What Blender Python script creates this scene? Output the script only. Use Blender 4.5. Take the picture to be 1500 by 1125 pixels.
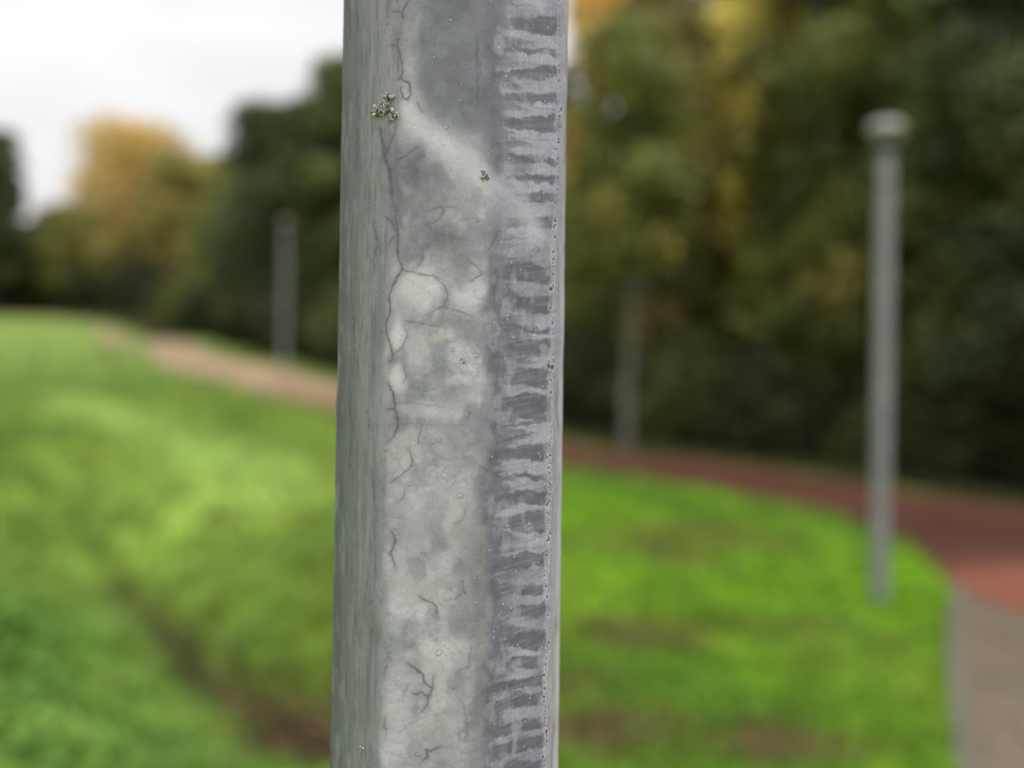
import bpy, math, random
import numpy as np
from mathutils import Vector, Matrix

for o in list(bpy.data.objects):
    bpy.data.objects.remove(o)
sc = bpy.context.scene
R = math.radians

# ------------------------------------------------------------------ camera
CAMZ = 1.6
cam_d = bpy.data.cameras.new("camera")
cam = bpy.data.objects.new("camera", cam_d)
sc.collection.objects.link(cam)
cam.matrix_world = (Matrix.Translation((0, 0, CAMZ)) @ Matrix.Rotation(R(90), 4, 'X') @ Matrix.Rotation(R(0.9), 4, 'Z'))
cam_d.sensor_width = 36.0
cam_d.lens = 35.0
cam_d.clip_start = 0.05
cam_d.clip_end = 2000
cam_d.dof.use_dof = True
cam_d.dof.focus_distance = 0.645
cam_d.dof.aperture_fstop = 1.9
sc.camera = cam

# ------------------------------------------------------------------ sky
SUN_EL, SUN_AZ = R(52), R(150)      # azimuth from +Y towards +X: behind the camera, to the right
w = bpy.data.worlds.new("World")
sc.world = w
w.use_nodes = True
nt = w.node_tree
nt.nodes.clear()
N, L = nt.nodes.new, nt.links.new
out = N("ShaderNodeOutputWorld")
bg = N("ShaderNodeBackground")
bg.inputs["Strength"].default_value = 0.1
sky = N("ShaderNodeTexSky")
sky.sky_type = 'NISHITA'
sky.sun_disc = False
sky.sun_elevation = SUN_EL
sky.sun_rotation = SUN_AZ
sky.air_density = 1.5
sky.dust_density = 4.0
tc = N("ShaderNodeTexCoord")
sep = N("ShaderNodeSeparateXYZ")
L(tc.outputs["Generated"], sep.inputs[0])
mr = N("ShaderNodeMapRange")          # overcast sky: brighter towards the zenith
mr.inputs["From Min"].default_value = 0.0
mr.inputs["From Max"].default_value = 1.0
mr.inputs["To Min"].default_value = 0.60
mr.inputs["To Max"].default_value = 1.95
L(sep.outputs["Z"], mr.inputs["Value"])
nz = N("ShaderNodeTexNoise")          # soft cloud base
nz.inputs["Scale"].default_value = 2.3
nz.inputs["Detail"].default_value = 4.0
mp = N("ShaderNodeMapping")
mp.inputs["Scale"].default_value = (1, 1, 2.6)
mp.inputs["Location"].default_value = (0.35, 0.1, 0.2)
L(tc.outputs["Generated"], mp.inputs["Vector"])
L(mp.outputs["Vector"], nz.inputs["Vector"])
cr = N("ShaderNodeMapRange")
cr.inputs["From Min"].default_value = 0.35
cr.inputs["From Max"].default_value = 0.65
cr.inputs["To Min"].default_value = 0.80
cr.inputs["To Max"].default_value = 1.12
L(nz.outputs["Fac"], cr.inputs["Value"])
ml = N("ShaderNodeMath"); ml.operation = 'MULTIPLY'
L(mr.outputs[0], ml.inputs[0]); L(cr.outputs[0], ml.inputs[1])
vm = N("ShaderNodeVectorMath"); vm.operation = 'SCALE'
vm.inputs[0].default_value = (10.0, 9.95, 10.05)
L(ml.outputs[0], vm.inputs["Scale"])
mx = N("ShaderNodeMix"); mx.data_type = 'RGBA'
mx.inputs["Factor"].default_value = 0.93
L(sky.outputs[0], mx.inputs["A"]); L(vm.outputs[0], mx.inputs["B"])
L(mx.outputs["Result"], bg.inputs["Color"])
L(bg.outputs[0], out.inputs["Surface"])

sd = bpy.data.lights.new("sun", 'SUN')
sd.energy = 1.5
sd.angle = R(22)
sd.color = (1.0, 0.97, 0.92)
sun = bpy.data.objects.new("sun", sd)
sc.collection.objects.link(sun)
dirv = Vector((math.sin(SUN_AZ) * math.cos(SUN_EL), math.cos(SUN_AZ) * math.cos(SUN_EL), math.sin(SUN_EL)))
sun.rotation_euler = dirv.to_track_quat('Z', 'Y').to_euler()

sc.view_settings.view_transform = 'Standard'
sc.view_settings.look = 'None'
sc.view_settings.exposure = 0.0
sc.view_settings.gamma = 1.0
sc.view_settings.use_curve_mapping = False
sc.render.engine = 'CYCLES'
sc.cycles.use_denoising = True
sc.cycles.max_bounces = 6
sc.cycles.diffuse_bounces = 3
sc.cycles.transparent_max_bounces = 8
sc.cycles.caustics_reflective = False
sc.cycles.caustics_refractive = False

# ------------------------------------------------------------------ helpers
rng = np.random.default_rng(7)

def s2l(c):
    c = np.asarray(c, float) / 255.0
    return np.where(c <= 0.04045, c / 12.92, ((c + 0.055) / 1.055) ** 2.4)

def hash2(ix, iy, seed):
    ix = ix.astype(np.int64).astype(np.uint32); iy = iy.astype(np.int64).astype(np.uint32)
    h = ix * np.uint32(374761393) + iy * np.uint32(668265263) + np.uint32((seed * 2246822519) & 0xffffffff)
    h = (h ^ (h >> np.uint32(13))) * np.uint32(1274126177)
    h = h ^ (h >> np.uint32(16))
    return (h & np.uint32(0xffffff)).astype(np.float64) / 0xffffff

def vnoise(x, y, seed=0):
    x0 = np.floor(x); y0 = np.floor(y)
    fx = x - x0; fy = y - y0
    fx = fx * fx * (3 - 2 * fx); fy = fy * fy * (3 - 2 * fy)
    a = hash2(x0, y0, seed); b = hash2(x0 + 1, y0, seed)
    c = hash2(x0, y0 + 1, seed); d = hash2(x0 + 1, y0 + 1, seed)
    return (a * (1 - fx) + b * fx) * (1 - fy) + (c * (1 - fx) + d * fx) * fy

def fbm(x, y, seed=0, octs=4, gain=0.5):
    s = 0.0; a = 1.0; t = 0.0
    for i in range(octs):
        s = s + a * vnoise(x * 2 ** i + 17.3 * i, y * 2 ** i - 9.1 * i, seed + i * 31)
        t += a; a *= gain
    return s / t

def worley(x, y, seed=0):
    x0 = np.floor(x); y0 = np.floor(y)
    f1 = np.full(x.shape, 9.0); f2 = np.full(x.shape, 9.0); cid = np.zeros(x.shape)
    for i in (-1, 0, 1):
        for j in (-1, 0, 1):
            cx = x0 + i; cy = y0 + j
            px = cx + hash2(cx, cy, seed); py = cy + hash2(cx, cy, seed + 5)
            d = np.hypot(px - x, py - y)
            closer = d < f1
            f2 = np.where(closer, f1, np.minimum(f2, d))
            cid = np.where(closer, hash2(cx, cy, seed + 9), cid)
            f1 = np.minimum(f1, d)
    return f1, f2, cid

def sstep(a, b, x):
    t = np.clip((x - a) / (b - a), 0, 1)
    return t * t * (3 - 2 * t)

def mesh_np(name, V, F, mat=None, parent=None, cols=None, smooth=False, attrs=None):
    """V (n,3), F (m,k) with k = 3 or 4, joined as one mesh object"""
    V = np.ascontiguousarray(V, dtype=np.float32)
    F = np.ascontiguousarray(F, dtype=np.int32)
    me = bpy.data.meshes.new(name)
    me.vertices.add(len(V)); me.vertices.foreach_set("co", V.ravel())
    k = F.shape[1]
    me.loops.add(F.size); me.loops.foreach_set("vertex_index", F.ravel())
    me.polygons.add(len(F))
    me.polygons.foreach_set("loop_start", np.arange(0, F.size, k, dtype=np.int32))
    me.polygons.foreach_set("use_smooth", np.full(len(F), smooth))
    me.update(calc_edges=True)
    if cols is not None:
        ca = me.color_attributes.new("col", 'FLOAT_COLOR', 'POINT')
        c4 = np.ones((len(V), 4), np.float32); c4[:, :3] = cols
        ca.data.foreach_set("color", c4.ravel())
    for an, av in (attrs or {}).items():
        at = me.attributes.new(an, 'FLOAT', 'POINT')
        at.data.foreach_set("value", np.ascontiguousarray(av, dtype=np.float32))
    o = bpy.data.objects.new(name, me)
    sc.collection.objects.link(o)
    if mat: me.materials.append(mat)
    if parent is not None: o.parent = parent
    return o

def tag(o, label=None, cat=None, group=None, kind=None):
    if label: o["label"] = label
    if cat: o["category"] = cat
    if group: o["group"] = group
    if kind: o["kind"] = kind
    return o

def empty(name, loc):
    o = bpy.data.objects.new(name, None)
    o.empty_display_size = 0.2
    sc.collection.objects.link(o)
    o.location = loc
    return o

def material(name, color=(0.5, 0.5, 0.5), rough=0.6, metal=0.0, attr=None, noise=None, bump=None, spec=0.5, transl=0.0):
    """principled surface; colour from a constant or from the mesh's own colour, broken up by fine noise"""
    m = bpy.data.materials.new(name); m.use_nodes = True
    t = m.node_tree; n = t.nodes.new; l = t.links.new
    b = t.nodes["Principled BSDF"]
    b.inputs["Roughness"].default_value = rough
    b.inputs["Metallic"].default_value = metal
    b.inputs["Specular IOR Level"].default_value = spec
    co = n("ShaderNodeTexCoord")
    if attr:
        a = n("ShaderNodeAttribute"); a.attribute_name = attr; src = a.outputs["Color"]
    else:
        a = n("ShaderNodeRGB"); a.outputs[0].default_value = (*color, 1); src = a.outputs[0]
    if noise:
        sca, lo, hi = noise
        q = n("ShaderNodeTexNoise"); q.inputs["Scale"].default_value = sca; q.inputs["Detail"].default_value = 5
        l(co.outputs["Object"], q.inputs["Vector"])
        r = n("ShaderNodeMapRange"); r.inputs["From Min"].default_value = 0.3; r.inputs["From Max"].default_value = 0.7
        r.inputs["To Min"].default_value = lo; r.inputs["To Max"].default_value = hi
        l(q.outputs["Fac"], r.inputs["Value"])
        v = n("ShaderNodeVectorMath"); v.operation = 'SCALE'
        l(src, v.inputs[0]); l(r.outputs[0], v.inputs["Scale"]); src = v.outputs[0]
    l(src, b.inputs["Base Color"])
    if bump:
        sca, st, dist = bump
        q = n("ShaderNodeTexNoise"); q.inputs["Scale"].default_value = sca; q.inputs["Detail"].default_value = 4
        l(co.outputs["Object"], q.inputs["Vector"])
        bp = n("ShaderNodeBump"); bp.inputs["Strength"].default_value = st; bp.inputs["Distance"].default_value = dist
        l(q.outputs["Fac"], bp.inputs["Height"]); l(bp.outputs[0], b.inputs["Normal"])
    if transl:
        tr = n("ShaderNodeBsdfTranslucent"); l(src, tr.inputs["Color"])
        ms = n("ShaderNodeMixShader"); ms.inputs[0].default_value = transl
        l(b.outputs[0], ms.inputs[1]); l(tr.outputs[0], ms.inputs[2])
        l(ms.outputs[0], t.nodes["Material Output"].inputs["Surface"])
    return m

M_ground = material("turf", rough=0.9, attr="col", noise=(9, 0.75, 1.2), bump=(30, 0.6, 0.03), spec=0.15)
M_grass = material("grass_blades", rough=0.55, attr="col", spec=0.3, transl=0.3)
M_leaf = material("leaves", rough=0.55, attr="col", spec=0.3, transl=0.25)
M_bark = material("bark", (0.07, 0.055, 0.04), rough=0.9, noise=(14, 0.6, 1.3), bump=(25, 0.8, 0.03), spec=0.2)
M_red = material("red_asphalt", rough=0.85, attr="col", noise=(60, 0.75, 1.2), bump=(120, 0.5, 0.01), spec=0.25)
M_tan = material("tan_gravel", rough=0.9, attr="col", noise=(45, 0.7, 1.25), bump=(90, 0.7, 0.012), spec=0.2)
M_kerb = material("kerb_concrete", (0.145, 0.13, 0.105), rough=0.9, noise=(6, 0.6, 1.25), bump=(60, 0.5, 0.01), spec=0.3)
M_pole = material("galvanised_pole", (0.25, 0.252, 0.262), rough=0.55, metal=0.15, noise=(9, 0.75, 1.2), spec=0.4)
M_cap = material("lamp_cap_metal", (0.33, 0.335, 0.315), rough=0.45, metal=0.1, noise=(12, 0.85, 1.08), spec=0.5)
M_opal = material("opal_diffuser", (0.28, 0.28, 0.26), rough=0.3, noise=(12, 0.9, 1.05), spec=0.5)
M_seal = material("dark_fitting", (0.10, 0.105, 0.105), rough=0.5, metal=0.3, noise=(20, 0.8, 1.1))

# ------------------------------------------------------------------ terrain
CTL = [(3.05, 8.2, -0.14), (2.09, 4.3, -0.03), (2.22, 18.9, 0.32), (-6.1, 26.3, 1.89), (-21.81, 46.0, 4.43), (-24.74, 48.0, 4.52), (-1.2, 6.0, -0.42), (-2.1, 6.9, -0.36), (-3.41, 8.8, -0.19), (-1.88, 3.7, 0.14), (-2.86, 5.6, 0.45), (-4.87, 9.5, 0.63), (-4.79, 14.0, 0.68), (-6.85, 20.0, 1.12), (-2.25, 11.0, 0.53), (-1.54, 7.6, 0.08), (-12.34, 24.0, 1.45), (-0.44, 6.7, 0.04), (0.31, 4.2, -0.02), (1.78, 7.3, -0.06), (0.88, 5.0, -0.06), (1.41, 4.5, -0.04), (-1.63, 4.4, -0.05), (3.01, 5.8, -0.09), (4.81, 9.3, -0.16), (4.48, 10.0, -0.04), (4.21, 10.9, -0.01), (3.82, 12.3, 0.08), (2.53, 14.6, 0.14), (0.93, 16.5, 0.19), (-1.25, 18.5, 0.5), (-3.61, 20.3, 0.95), (-5.78, 22.8, 1.27), (-9.43, 27.5, 1.82), (-13.54, 34.0, 2.56), (6.92, 13.4, -0.03), (6.03, 14.6, 0.04), (4.9, 15.8, 0.17), (3.04, 17.6, 0.3), (1.1, 19.8, 0.43), (-0.74, 22.0, 0.84), (-4.31, 24.2, 1.49), (-6.81, 26.8, 1.96), (-10.99, 32.0, 2.8), (-15.66, 38.0, 3.35), (-0.05, 0.7, 0.0), (0.0, -5.0, 0.05), (-5.0, -5.0, 1.0), (5.0, -5.0, 0.0), (-8.0, 2.0, 1.4), (8.0, 3.0, -0.1), (0.0, 2.5, 0.0), (-25.0, 10.0, 4.0), (25.0, 10.0, -0.3), (25.0, 30.0, -0.3), (10.0, 40.0, 0.5), (0.0, 60.0, 3.0), (-30.0, 55.0, 5.2), (-18.0, 46.0, 4.6), (-50.0, 30.0, 6.0), (0.0, -25.0, 0.0), (30.0, -20.0, 0.0), (-30.0, -20.0, 4.0), (40.0, 60.0, 0.0)]
P = np.array(CTL); nP = len(P)
def tps(r2): return np.where(r2 > 1e-9, r2 * np.log(r2 + 1e-12) * 0.5, 0)
Km = tps(((P[:, None, :2] - P[None, :, :2]) ** 2).sum(-1)) + np.eye(nP) * 0.3
Am = np.zeros((nP + 3, nP + 3)); Am[:nP, :nP] = Km; Am[:nP, nP] = 1; Am[:nP, nP + 1:] = P[:, :2]
Am[nP, :nP] = 1; Am[nP + 1:, :nP] = P[:, :2].T
Wt = np.linalg.solve(Am, np.r_[P[:, 2], 0, 0, 0])
def H(x, y):
    x = np.asarray(x, float); y = np.asarray(y, float)
    r = np.hypot(x, y); k = np.minimum(1, 62 / np.maximum(r, 1e-6)); x = x * k; y = y * k
    z = Wt[nP] + Wt[nP + 1] * x + Wt[nP + 2] * y
    for i in range(nP):
        z = z + Wt[i] * tps((x - P[i, 0]) ** 2 + (y - P[i, 1]) ** 2)
    return z

def dseg(x, y, pts):
    """distance to a polyline in plan"""
    d = np.full(np.shape(x), 1e9)
    for (x0, y0), (x1, y1) in zip(pts[:-1], pts[1:]):
        vx, vy = x1 - x0, y1 - y0
        t = np.clip(((x - x0) * vx + (y - y0) * vy) / (vx * vx + vy * vy), 0, 1)
        d = np.minimum(d, np.hypot(x - x0 - t * vx, y - y0 - t * vy))
    return d

DITCH = [(-3.5, 8.9), (-2.7, 7.8), (-2.04, 6.75), (-1.55, 6.1), (-1.17, 5.75), (-0.85, 4.95)]
LIT_FOLD = [(-8.3, 18.6), (-4.77, 13.95), (-2.72, 10.8)]  # sunlit-looking fold of the bank; its light is painted into the turf colour
BROWN = [(1.3, 8.9, 0.55, 0.45), (2.2, 9.9, 0.9, 0.35), (1.25, 4.55, 0.35, 0.3), (0.45, 4.8, 0.45, 0.45), (-1.05, 5.4, 0.22, 0.3), (0.9, 6.4, 0.5, 0.25), (2.0, 6.9, .5, .2), (0.2, 5.6, .4, .2)]
WEEDS = [(-2.1, 4.35, 0.55), (-2.5, 4.95, 0.35), (-1.75, 3.9, 0.3), (-2.6, 4.2, 0.5)]

def brownness(x, y):
    n = fbm(x * 1.7, y * 1.7, 5, 3)
    b = 0
    for bx, by, rx, ry in BROWN:
        b = np.maximum(b, np.exp(-((x - bx) / rx) ** 2 - ((y - by) / ry) ** 2) * (0.45 + 0.9 * n))
    dd = dseg(x, y, DITCH)
    wdt = 0.19 + 0.28 * sstep(6.9, 5.7, y)
    b = np.maximum(b, sstep(1.6, 0.3, dd / wdt) * (0.8 + 0.6 * n))
    return np.clip(b, 0, 1)

def turf_col(x, y):
    n1 = fbm(x * 0.45, y * 0.45, 11, 4); n2 = fbm(x * 2.2, y * 2.2, 21, 3); n3 = fbm(x * 0.9 + 5, y * 0.35, 23, 3)
    left = sstep(0.8, -2.2, x - 0.02 * y)
    cL = s2l([134, 164, 66]); cR = s2l([118, 164, 18])
    c = cL * left[..., None] + cR * (1 - left[..., None])
    yel = s2l([142, 158, 42]); dk = s2l([66, 118, 40])
    a = sstep(0.48, 0.7, n1)[..., None] * 0.35
    c = c * (1 - a) + yel * a
    a = sstep(0.50, 0.3, n3)[..., None] * 0.4
    c = c * (1 - a) + dk * a
    lit = np.exp(-(dseg(x, y, LIT_FOLD) / 0.8) ** 2)[..., None] * 0.95
    c = c * (1 - lit) + s2l([170, 198, 102]) * lit
    c = c * (0.82 + 0.36 * n2)[..., None]
    c = c * (1 + .22 * left * sstep(9, 4, np.hypot(x, y)))[..., None]
    n5 = fbm(x * 5.5, y * 5.5, 26, 3); c = c * (0.82 + 0.34 * sstep(.25, .7, n5))[..., None]
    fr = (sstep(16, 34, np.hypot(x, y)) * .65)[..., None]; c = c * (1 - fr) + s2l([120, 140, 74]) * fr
    b = brownness(x, y)[..., None]
    br = s2l([92, 78, 52])
    dd = np.exp(-(dseg(x, y, DITCH) / 0.6) ** 2)[..., None]
    br = br * (1 - 0.85 * dd) + s2l([30, 22, 18]) * 0.85 * dd
    c = c * (1 - b) + br * b
    return c

def axis_(lo, hi, c, near, grow, maxstep):
    def side(end):
        out = []; p = c; st = near
        while abs(p - c) < abs(end - c):
            if abs(p - c) > 8: st = min(st * grow, maxstep)
            p += st * (1 if end > c else -1); out.append(p)
        return out
    return np.array(sorted([c] + side(lo) + side(hi)))
gx = axis_(-420, 420, 0, 0.11, 1.035, 20); gy = axis_(-300, 420, 6.5, 0.11, 1.035, 20)
GX, GY = np.meshgrid(gx, gy)
GZ = H(GX, GY)
rough = (fbm(GX * 1.3, GY * 1.3, 41, 3) - .5) * 0.07
rough -= 0.34 * np.exp(-(dseg(GX, GY, DITCH[:-1]) / 0.24) ** 2)
def grid_faces(nr, nc):
    i = np.arange(nr - 1)[:, None] * nc + np.arange(nc - 1)[None, :]
    i = i.ravel()
    return np.stack([i, i + 1, i + nc + 1, i + nc], 1)
# ---- path outlines: near and far edge of the red path, matched pair by pair
RED = [((11, 1.5), (17, 4)), ((8.5, 3.6), (13.5, 7)), ((6, 5.9), (10.8, 9.4)), ((4.25, 7.75), (8.6, 11.6)), ((3.98, 8.7), (7.6, 12.7)), ((4.08, 9.7), (6.92, 13.5)),
       ((4.15, 10.7), (6.03, 14.6)), ((3.8, 12.2), (4.9, 15.8)), ((2.53, 14.6), (3.95, 16.8)), ((0.93, 16.5), (2.35, 18.4)), ((-1.25, 18.5), (0.0, 21.1)),
       ((-3.61, 20.3), (-2.5, 23.1)), ((-5.78, 22.8), (-4.6, 24.6)), ((-9.43, 27.5), (-8.3, 28.8)), ((-13.54, 34.0), (-12.5, 34.2)), ((-17.2, 39.6), (-15.9, 38.4)), ((-21.5, 43), (-20.5, 42)), ((-28, 46), (-27.5, 44.6))]
TANP = [((4.36, 9.6), (4.9, 9.6)), ((4.05, 8.9), (5.2, 8.7)), ((3.7, 8.1), (5.9, 7.0)), ((3.05, 6.69), (5.6, 5.6)), ((2.5, 5.4), (5.0, 4.3)), ((2.04, 4.3), (4.4, 3.2)), ((1.4, 2.7), (3.8, 1.8)), ((1.1, 0.8), (3.3, 0.2)), ((1.1, -3), (3.2, -3)), ((1.4, -9), (3.6, -9))]
def catmull(pts, per=12):
    pts = np.array(pts, float); q = np.vstack([2 * pts[0] - pts[1], pts, 2 * pts[-1] - pts[-2]]); o = []
    for i in range(1, len(q) - 2):
        for t in np.linspace(0, 1, per, endpoint=False):
            o.append(0.5 * ((2 * q[i]) + (-q[i - 1] + q[i + 1]) * t + (2 * q[i - 1] - 5 * q[i] + 4 * q[i + 1] - q[i + 2]) * t * t + (-q[i - 1] + 3 * q[i] - 3 * q[i + 1] + q[i + 2]) * t ** 3))
    o.append(q[-2]); return np.array(o)
def ribbon(pairs, per, across):
    a = catmull([p[0] for p in pairs], per); b = catmull([p[1] for p in pairs], per)
    t = np.linspace(0, 1, across)[None, :, None]
    return a[:, None] * (1 - t) + b[:, None] * t
red_g = ribbon(RED, 14, 14); tan_g = ribbon(TANP, 14, 12)
def inside(x, y, g):
    """1 inside the ribbon outline"""
    poly = np.vstack([g[:, 0], g[::-1, -1]])
    c = np.zeros(np.shape(x), bool); j = len(poly) - 1
    for i in range(len(poly)):
        xi, yi = poly[i]; xj, yj = poly[j]
        if yi != yj:
            c ^= ((yi > y) != (yj > y)) & (x < (xj - xi) * (y - yi) / (yj - yi) + xi)
        j = i
    return c
onpath = inside(GX, GY, red_g) | inside(GX, GY, tan_g)
edge = np.minimum(dseg(GX, GY, red_g[::4, 0]), dseg(GX, GY, red_g[::4, -1]))
edge = np.minimum(edge, np.minimum(dseg(GX, GY, tan_g[::4, 0]), dseg(GX, GY, tan_g[::4, -1])))
damp = np.where(onpath, 0, sstep(0.15, 0.8, edge))
GZ = GZ + rough * damp
tc_ = turf_col(GX, GY)
wood = s2l([46, 38, 27])               # leaf litter under the trees
dfar = dseg(GX, GY, red_g[::6, -1]); beyond = (~onpath) & (GX * 0.8 + GY * 0.6 > 13.3) & (dfar < 400)
def beyond_path(x, y):
    # on the woodland side of the red path
    g = red_g[::6, -1]
    best = np.full(np.shape(x), 1e9); sgn = np.zeros(np.shape(x))
    for p0, p1 in zip(g[:-1], g[1:]):
        v = p1 - p0; t = np.clip(((x - p0[0]) * v[0] + (y - p0[1]) * v[1]) / (v @ v), 0, 1)
        dx = x - p0[0] - t * v[0]; dy = y - p0[1] - t * v[1]; d = np.hypot(dx, dy)
        cr_ = v[0] * dy - v[1] * dx
        u = d < best; best = np.where(u, d, best); sgn = np.where(u, np.where(cr_ < 0, 1, -1), sgn)
    return best * sgn
bp_ = beyond_path(GX, GY); sh_ = sstep(-1.5, -7, GX) * .7
bw = sstep(sh_ - .1, sh_ + .5, bp_ + (fbm(GX, GY, 71, 2) - .5) * .5)[..., None] * 0.95
bw = bw * sstep(120, 60, np.hypot(GX, GY))[..., None]
tc_ = tc_ * (1 - bw) + wood * bw
V = np.stack([GX, GY, GZ], -1).reshape(-1, 3)
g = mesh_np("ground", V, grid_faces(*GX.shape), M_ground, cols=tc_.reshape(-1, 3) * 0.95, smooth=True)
tag(g, kind="structure")

def sheet(name, grid, lift, colf, mat, skirt=0.08):
    G = grid; x, y = G[..., 0], G[..., 1]; z = H(x, y) + lift
    c = colf(x, y)
    top = np.stack([x, y, z], -1)
    # a skirt down into the ground on both long edges
    a = top[:, :1].copy(); a[..., 2] -= skirt + lift; b = top[:, -1:].copy(); b[..., 2] -= skirt + lift
    full = np.concatenate([a, top, b], 1); cc = np.concatenate([c[:, :1], c, c[:, -1:]], 1)
    F = grid_faces(full.shape[0], full.shape[1])
    return tag(mesh_np(name, full.reshape(-1, 3), F, mat, cols=cc.reshape(-1, 3)), kind="structure")
def red_col(x, y):
    n = fbm(x * 1.1, y * 1.1, 61, 4)[..., None]
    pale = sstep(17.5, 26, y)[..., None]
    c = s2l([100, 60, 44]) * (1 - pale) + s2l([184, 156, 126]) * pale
    mid = (sstep(13.5, 11.5, y) * sstep(8.8, 10.0, y - 0.45 * (x - 4.5)))[..., None]
    c = c * (1 - 0.35 * mid)  # tree shade over this stretch, painted into the path colour
    near_red = (sstep(10.0, 8.9, y - 0.45 * (x - 4.5)))[..., None]  # brighter red on the near stretch of the path
    c = c * (1 - near_red) + s2l([144, 88, 68]) * near_red
    return c * (0.7 + 0.5 * n) * 0.8
def tan_col(x, y):
    n = fbm(x * 1.4, y * 1.4, 63, 4)[..., None]
    return s2l([124, 112, 93]) * (0.75 + 0.45 * n) * 0.8
sheet("side_path", tan_g, 0.030, tan_col, M_tan)
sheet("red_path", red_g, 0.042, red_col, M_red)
# kerb strip along the grass side of the side path
kl = tan_g[10:, 0]
tn = np.gradient(kl, axis=0); tn /= np.linalg.norm(tn, axis=1)[:, None]; nn = np.stack([tn[:, 1], -tn[:, 0]], 1)
if (nn[:, 0] > 0).mean() > .5: nn = -nn
zk = H(kl[:, 0], kl[:, 1])
prof = [(0.0, -0.10), (0.0, 0.03), (0.012, 0.04), (0.088, 0.04), (0.10, 0.03), (0.10, -0.10)]
KV = np.stack([np.c_[kl + nn * o_, zk + h_] for o_, h_ in prof], 1)
tag(mesh_np("kerb", KV.reshape(-1, 3), grid_faces(len(kl), 6)[:, ::-1], M_kerb), kind="structure")

# ------------------------------------------------------------------ grass
def grass_field(n, dmin, dmax, a0, a1, seed):
    r = np.random.default_rng(seed)
    ang = np.radians(r.uniform(a0, a1, n)); d = dmin * (dmax / dmin) ** r.uniform(0, 1, n)
    x = np.sin(ang) * d; y = np.cos(ang) * d
    keep = ~(inside(x, y, red_g) | inside(x, y, tan_g)) & (dseg(x, y, tan_g[::6, 0]) > 0.06 + 0.08 * fbm(x * 4, y * 4, 55, 2))
    b = brownness(x, y)
    keep &= r.uniform(0, 1, n) > b * 0.95
    keep &= r.uniform(0, 1, n) < sstep(40, 16, d)
    keep &= beyond_path(x, y) + r.normal(0, .1, n) < sstep(-1.5, -7, x) * .7 + .05
    x, y, d = x[keep], y[keep], d[keep]; m = len(x)
    tuft = fbm(x * 3.1, y * 3.1, 51, 2)
    left = sstep(0.5, -2.0, x)
    h = (0.035 + 0.07 * tuft ** 1.5 + 0.07 * left * tuft ** 2 * (1 + .6 * r.uniform(size=m))) * (0.8 + 0.5 * r.uniform(size=m))
    wd = 0.0035 * (1 + 0.30 * d); h = h * (1 + 0.02 * d)
    th = r.uniform(0, 2 * math.pi, m); lean = r.uniform(0.15, 1.0, m) * h; la = r.uniform(0, 2 * math.pi, m)
    z = H(x, y) - 0.015 + np.interp(0, [0], [0])
    zr = (fbm(x * 1.3, y * 1.3, 41, 3) - .5) * 0.07 - 0.34 * np.exp(-(dseg(x, y, DITCH[:-1]) / 0.24) ** 2)
    e = np.minimum(dseg(x, y, red_g[::4, 0]), dseg(x, y, tan_g[::4, 0]))
    z = z + zr * sstep(0.15, 0.8, e)
    c = turf_col(x, y) * (0.75 + 0.6 * r.uniform(size=m))[:, None]
    c = c * 0.9 + c.mean(1, keepdims=True) * 0.1
    dry = (r.uniform(size=m) < 0.07)[:, None]
    c = np.where(dry, s2l([150, 140, 80]) * 0.9, c)
    ux, uy = np.cos(th) * wd, np.sin(th) * wd
    p0 = np.c_[x - ux, y - uy, z]; p1 = np.c_[x + ux, y + uy, z]
    mxp = np.c_[x + np.cos(la) * lean * .35, y + np.sin(la) * lean * .35, z + h * .6]
    p2 = mxp + np.c_[ux, uy, 0 * ux] * .8; p3 = mxp - np.c_[ux, uy, 0 * ux] * .8
    tip = np.c_[x + np.cos(la) * lean, y + np.sin(la) * lean, z + h]
    V = np.stack([p0, p1, p2, p3, tip], 1)
    i = np.arange(m)[:, None] * 5
    F = np.concatenate([i + np.array([0, 1, 2]), i + np.array([0, 2, 3]), i + np.array([3, 2, 4])])
    return V.reshape(-1, 3), F, np.repeat(c, 5, 0)
V, F, C = grass_field(230000, 1.6, 40, -42, 40, 3)
tag(mesh_np("grass", V, F, M_grass, cols=C * 1.0), "short green grass covering the slope and the lawn beside the red path", "grass", kind="stuff")

# broad-leaved weeds at the foot of the left bank
r = np.random.default_rng(12); Vs = []; Cs = []
for wx, wy, wr in WEEDS:
    n = int(1000 * wr)
    x = wx + r.normal(0, wr * .5, n); y = wy + r.normal(0, wr * .5, n); z = H(x, y) + r.uniform(0.02, 0.15, n)
    s = r.uniform(0.018, 0.042, n); th = r.uniform(0, 6.28, n); tl = r.uniform(-.6, .6, n); tl2 = r.uniform(-.6, .6, n)
    a = np.c_[np.cos(th), np.sin(th), tl] * s[:, None]; b = np.c_[-np.sin(th), np.cos(th), tl2] * s[:, None] * .7
    c0 = np.c_[x, y, z]
    Vs.append(np.stack([c0 - a, c0 - b, c0 + a, c0 + b], 1).reshape(-1, 3))
    Cs.append(np.repeat(s2l([96, 138, 50]) * r.uniform(.5, 1.5, n)[:, None], 4, 0))
V = np.concatenate(Vs)
tag(mesh_np("weeds", V, np.arange(len(V)).reshape(-1, 4), M_leaf, cols=np.concatenate(Cs)), "dark green broad leaved weeds low on the near grass bank", "weeds", kind="stuff")

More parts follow.
